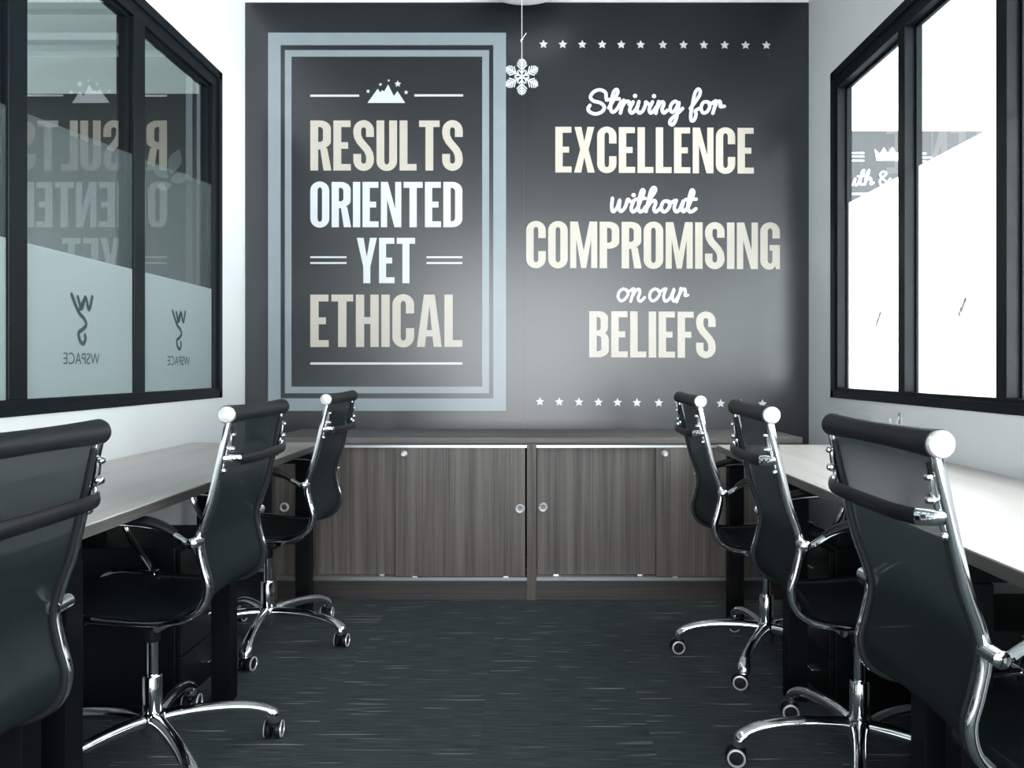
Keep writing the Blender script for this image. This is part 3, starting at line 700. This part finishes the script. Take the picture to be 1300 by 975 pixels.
# ------------------------------------------------------------------ chairs (local: +x is the chair's back, y across)
PROF = catmull([(.292, .960), (.279, .90), (.261, .82), (.243, .745), (.222, .685), (.213, .64), (.223, .585), (.235, .535), (.222, .488), (.178, .458), (.10, .447), (0, .452), (-.1, .461), (-.19, .467), (-.24, .455), (-.262, .425)], 5)
HW = .205
def prof3(y, off=0): return [Vector((p.x, y, p.y)) for p in PROF]
CM = {}
def cached(key, fn, mats, smooth=True):
    if key not in CM:
        bm = fn(); me = bpy.data.meshes.new(key); bmesh.ops.recalc_face_normals(bm, faces=bm.faces); bm.to_mesh(me); bm.free()
        for m in (mats if isinstance(mats, (list, tuple)) else [mats]): me.materials.append(m)
        if smooth:
            for p in me.polygons: p.use_smooth = True
            me.set_sharp_from_angle(angle=math.radians(38))
        CM[key] = me
    return CM[key]
def sling(i0, i1):
    bm = bmesh.new(); N = 10; rows = []
    for i in range(i0, i1+1):
        p = PROF[i]; t = (PROF[min(i+1, len(PROF)-1)]-PROF[max(i-1, 0)]).normalized(); n = Vector((-t.y, t.x))
        rows.append([[bm.verts.new((p.x+n.x*(d+.012*(1-(2*j/N-1)**2)*(-1)), -HW+.004+(2*HW-.008)*j/N, p.y+n.y*(d+.012*(1-(2*j/N-1)**2)*(-1)))) for j in range(N+1)] for d in (.0,)])
    for a, b in zip(rows, rows[1:]):
        for j in range(N): bm.faces.new((a[0][j], a[0][j+1], b[0][j+1], b[0][j]))
    return bm
NB = 47
def m_rail(y): return lambda: sweep(bmesh.new(), prof3(y), .0105, .0085, 12)
def m_piping(y):
    def f():
        return sweep(bmesh.new(), [p+Vector((0.004, 0, 0)) for p in prof3(y)][2:58], .007, .005, 8)
    return f
def m_roll():
    bm = bmesh.new(); n = 14
    pr = [(.0, -.212)]+[(.0195+.0038*abs(2*i/n-1)**2, -.212+.424*i/n) for i in range(n+1)]+[(0, .212)]
    return lathe(bm, pr, 20, 'y', (.287, 0, .966))
def m_cap(s): return lambda: lathe(bmesh.new(), [(.0205, s*.207), (.0215, s*.211), (.0215, s*.217), (.0190, s*.2205), (.010, s*.222), (0, s*.2225)], 24, 'y', (.287, 0, .966))
def m_spread():
    # hanger bar behind the back: bows backward between the two rails
    y = HW+.002; P = [(.268, -y, .858), (.282, -y+.003, .855), (.297, -y+.016, .852), (.309, -y+.048, .850), (.316, -.09, .849), (.316, .09, .849), (.309, y-.048, .850), (.297, y-.016, .852), (.282, y-.003, .855), (.268, y, .858)]
    bm = bmesh.new(); pts = catmull([Vector(p) for p in P], 5)
    # flat oval bar standing on edge
    rings = []
    for i, p in enumerate(pts):
        t = (pts[min(i+1, len(pts)-1)]-pts[max(i-1, 0)]).normalized(); n = Vector((0, 0, 1)).cross(t).normalized()
        rings.append([bm.verts.new(p+n*(.0055*math.cos(a))+Vector((0, 0, 1))*(.0135*math.sin(a))) for a in [2*PI*j/12+PI/12 for j in range(12)]])
    for i, (a, b) in enumerate(zip(rings, rings[1:])):
        mi = 1 if 13 <= i <= 31 else 0
        for j in range(12): f = bm.faces.new((a[j], a[(j+1) % 12], b[(j+1) % 12], b[j])); f.material_index = mi
    bm.faces.new(rings[0]); bm.faces.new(rings[-1])
    return bm
def m_bracket(s):
    def f():
        bm = bmesh.new(); y = s*(HW-.004)
        P = [Vector((.290, y, .915)), Vector((.288, y, .895)), Vector((.277, y, .850)), Vector((.267, y, .825))]
        sweep(bm, [p+Vector((.004, 0, 0)) for p in P], .005, .006, 8)
        for p in (P[0], P[-1]): lathe(bm, [(0, -.009), (.0045, -.007), (.0065, 0), (.0045, .007), (0, .009)], 12, 'y', (p.x+.009, p.y, p.z))
        lathe(bm, [(0, -.010), (.006, -.008), (.009, 0), (.006, .008), (0, .010)], 12, 'x', (.294, y, .880))
        return bm
    return f
def m_arm(s):
    def f():
        y0 = s*(HW+.006); y = s*(HW+.028)
        P = [(.212, y0, .652), (.198, y, .652), (.180, y, .662), (.14, y, .685), (.08, y, .697), (0, y, .700), (-.09, y, .698), (-.16, y, .688), (-.198, y, .658), (-.200, y, .610), (-.178, y, .560), (-.145, y, .515), (-.115, s*(HW+.018), .482), (-.10, y0, .466)]
        pts = catmull([Vector(p) for p in P], 4)
        bm = sweep(bmesh.new(), pts, .0085, .0105, 10)
        lathe(bm, [(0, y+s*.016), (.009, y+s*.015), (.0135, y+s*.012), (.0135, y0-s*.012), (0, y0-s*.012)], 16, 'y', (.212, 0, .652))
        lathe(bm, [(0, s*(HW+.03)), (.010, s*(HW+.028)), (.010, s*(HW-.01)), (0, s*(HW-.01))], 12, 'y', (-.10, 0, .464))
        return bm
    return f
def m_pad(s):
    def f():
        y = s*(HW+.028); P = [(.168, y, .676), (.14, y, .692), (.10, y, .704), (.03, y, .711), (-.07, y, .711), (-.14, y, .704), (-.185, y, .684), (-.205, y, .655)]
        pts = catmull([Vector(p) for p in P], 4); n = len(pts)
        return sweep(bmesh.new(), pts, .013, .022, 12, radii=[(min(1, .55+.5*math.sin(PI*i/(n-1))),)*2 for i in range(n)])
    return f
def m_seatframe():
    bm = bmesh.new()
    for x, z in ((.11, .434), (-.08, .446)): sweep(bm, [(x, -HW, z), (x, 0, z-.012), (x, HW, z)], .010, .012, 10, up=Vector((0, 0, 1)))
    return bm
def m_mech():
    bm = box(bmesh.new(), -.10, .13, -.055, .055, .395, .437, bev=.008)
    box(bm, -.045, .045, -.035, .035, .37, .397, bev=.006)
    sweep(bm, [(.02, .04, .405), (.02, .16, .402), (.02, .20, .405)], .005, seg=8, up=Vector((0, 0, 1)))
    sweep(bm, [(.02, .19, .404), (.02, .235, .406)], .010, .007, seg=8, up=Vector((0, 0, 1)))
    return bm
def m_col():
    bm = bmesh.new()
    lathe(bm, [(0, .055), (.020, .055), (.0255, .065), (.0255, .235), (.023, .240), (.014, .241)], 20, 'z', mi=0)
    lathe(bm, [(.0145, .238), (.0145, .335)], 20, 'z', mi=0)
    lathe(bm, [(.0145, .330), (.019, .332), (.021, .345), (.021, .378), (0, .378)], 20, 'z', mi=1)
    return bm
BRD = .315
def m_leg():
    P = [(.015, 0, .118), (.06, 0, .122), (.12, 0, .122), (.19, 0, .117), (.25, 0, .107), (.290, 0, .094), (BRD+.002, 0, .076), (BRD+.006, 0, .055)]
    pts = catmull([Vector(p) for p in P], 4); n = len(pts)
    rad = []
    for i in range(n):
        t = i/(n-1); rad.append((1.25-.45*t if t < .8 else .89+1.1*(t-.8), 1.0-.28*math.sin(PI*min(1, t*1.1))+.02*t))
    bm = sweep(bmesh.new(), pts, .0165, .0225, 12, radii=rad)
    return bm
def m_hub():
    return lathe(bmesh.new(), [(0, .082), (.030, .084), (.037, .095), (.038, .125), (.033, .137), (.026, .140)], 24, 'z')
def m_caster():
    bm = bmesh.new()        # local: stem on z axis at origin, wheels axis = y
    lathe(bm, [(0, .066), (.006, .066), (.006, .045), (0, .045)], 10, 'z', mi=0)
    ox = .012
    for s in (-1, 1):
        lathe(bm, [(0, s*.006), (.024, s*.006), (.0265, s*.009), (.0265, s*.020), (.0245, s*.023)], 24, 'y', (ox, 0, .0266), mi=1)
        lathe(bm, [(.0252, s*.0215), (.0245, s*.0255), (.0200, s*.0262), (.0188, s*.0235)], 24, 'y', (ox, 0, .0266), mi=2)
        lathe(bm, [(.0190, s*.0232), (.008, s*.0240), (0, s*.0245)], 20, 'y', (ox, 0, .0266), mi=1)
    # hood over the wheels
    pts = [Vector((ox+.0285*math.cos(a), 0, .0266+.0285*math.sin(a))) for a in [math.radians(-5+i*14) for i in range(12)]]
    sweep(bm, pts, .0025, .0075, 8, mi=1)
    return bm
def chair(x, y, rz, label, base0, caster_world, dz=0.0):
    root = empty('office_chair', (x, y, 0), rz); tag(root, label, 'chair', 'mesh office chairs at the side desks')
    def p(name, me, par=root, lab=None, loc=None, rot=None):
        o = bpy.data.objects.new(name, me); COL.objects.link(o); o.parent = par
        if loc: o.location = loc
        if rot is not None: o.rotation_euler = (0, 0, rot)
        if lab: o['label'] = lab
        return o
    p('mesh_backrest', cached('mesh_backrest', lambda: sling(0, NB), M['meshfab']))
    p('mesh_seat', cached('mesh_seat', lambda: sling(NB, len(PROF)-1), M['meshfab']))
    for s in (-1, 1):
        r = p('frame_rail', cached('frame_rail%d' % s, m_rail(s*HW), M['chrome']))
        p('piping', cached('piping%d' % s, m_piping(s*(HW-.014)), M['leather']), r)
    hr = p('head_roll', cached('head_roll', m_roll, M['leather']))
    for s in (-1, 1): p('end_cap', cached('end_cap%d' % s, m_cap(s), M['cap']), hr, 'bright round metal cap')
    sb = p('hanger_bar', cached('hanger_bar', m_spread, [M['chrome'], M['blackplastic']]))
    for s in (-1, 1): p('bracket', cached('bracket%d' % s, m_bracket(s), M['chrome']), sb)
    for s in (-1, 1):
        a = p('armrest', cached('armrest%d' % s, m_arm(s), M['chrome']))
        p('arm_pad', cached('arm_pad%d' % s, m_pad(s), M['blackplastic']), a)
    p('seat_beam', cached('seat_beam', m_seatframe, M['chrome']))
    p('tilt_mechanism', cached('tilt_mechanism', m_mech, M['blackplastic']))
    p('gas_column', cached('gas_column', m_col, [M['chrome'], M['blackplastic']]))
    p('base_hub', cached('base_hub', m_hub, M['chrome']))
    for i in range(5):
        a = math.radians(base0+72*i)-rz
        l = p('base_leg', cached('base_leg', m_leg, M['chrome']), rot=a)
        p('caster', cached('caster', m_caster, [M['chrome'], M['blackplastic'], M['cap']]), l, None, (BRD, 0, 0), math.radians(caster_world+random.uniform(-14, 14))-rz-a)
    return root
R = math.radians
chair(-1.072, 1.21, 0, 'black mesh office chair at the left edge of the foreground, cut off by the frame', 40, 80)
chair(-1.046, 2.165, 0, 'black mesh office chair, middle one of the three at the left desks', 24, 88)
chair(-1.052, 3.12, 0, 'black mesh office chair at the far end of the left desks, near the cabinet', -13, 88)
chair(.90, 1.40, PI, 'black mesh office chair, foreground right, the largest in view', 60, 170)
chair(.880, 2.125, PI-R(3), 'black mesh office chair, middle one of the three at the right desks', 176, 170)
chair(.868, 2.93, PI-R(1), 'black mesh office chair at the far end of the right desks, near the cabinet', 24, 172)
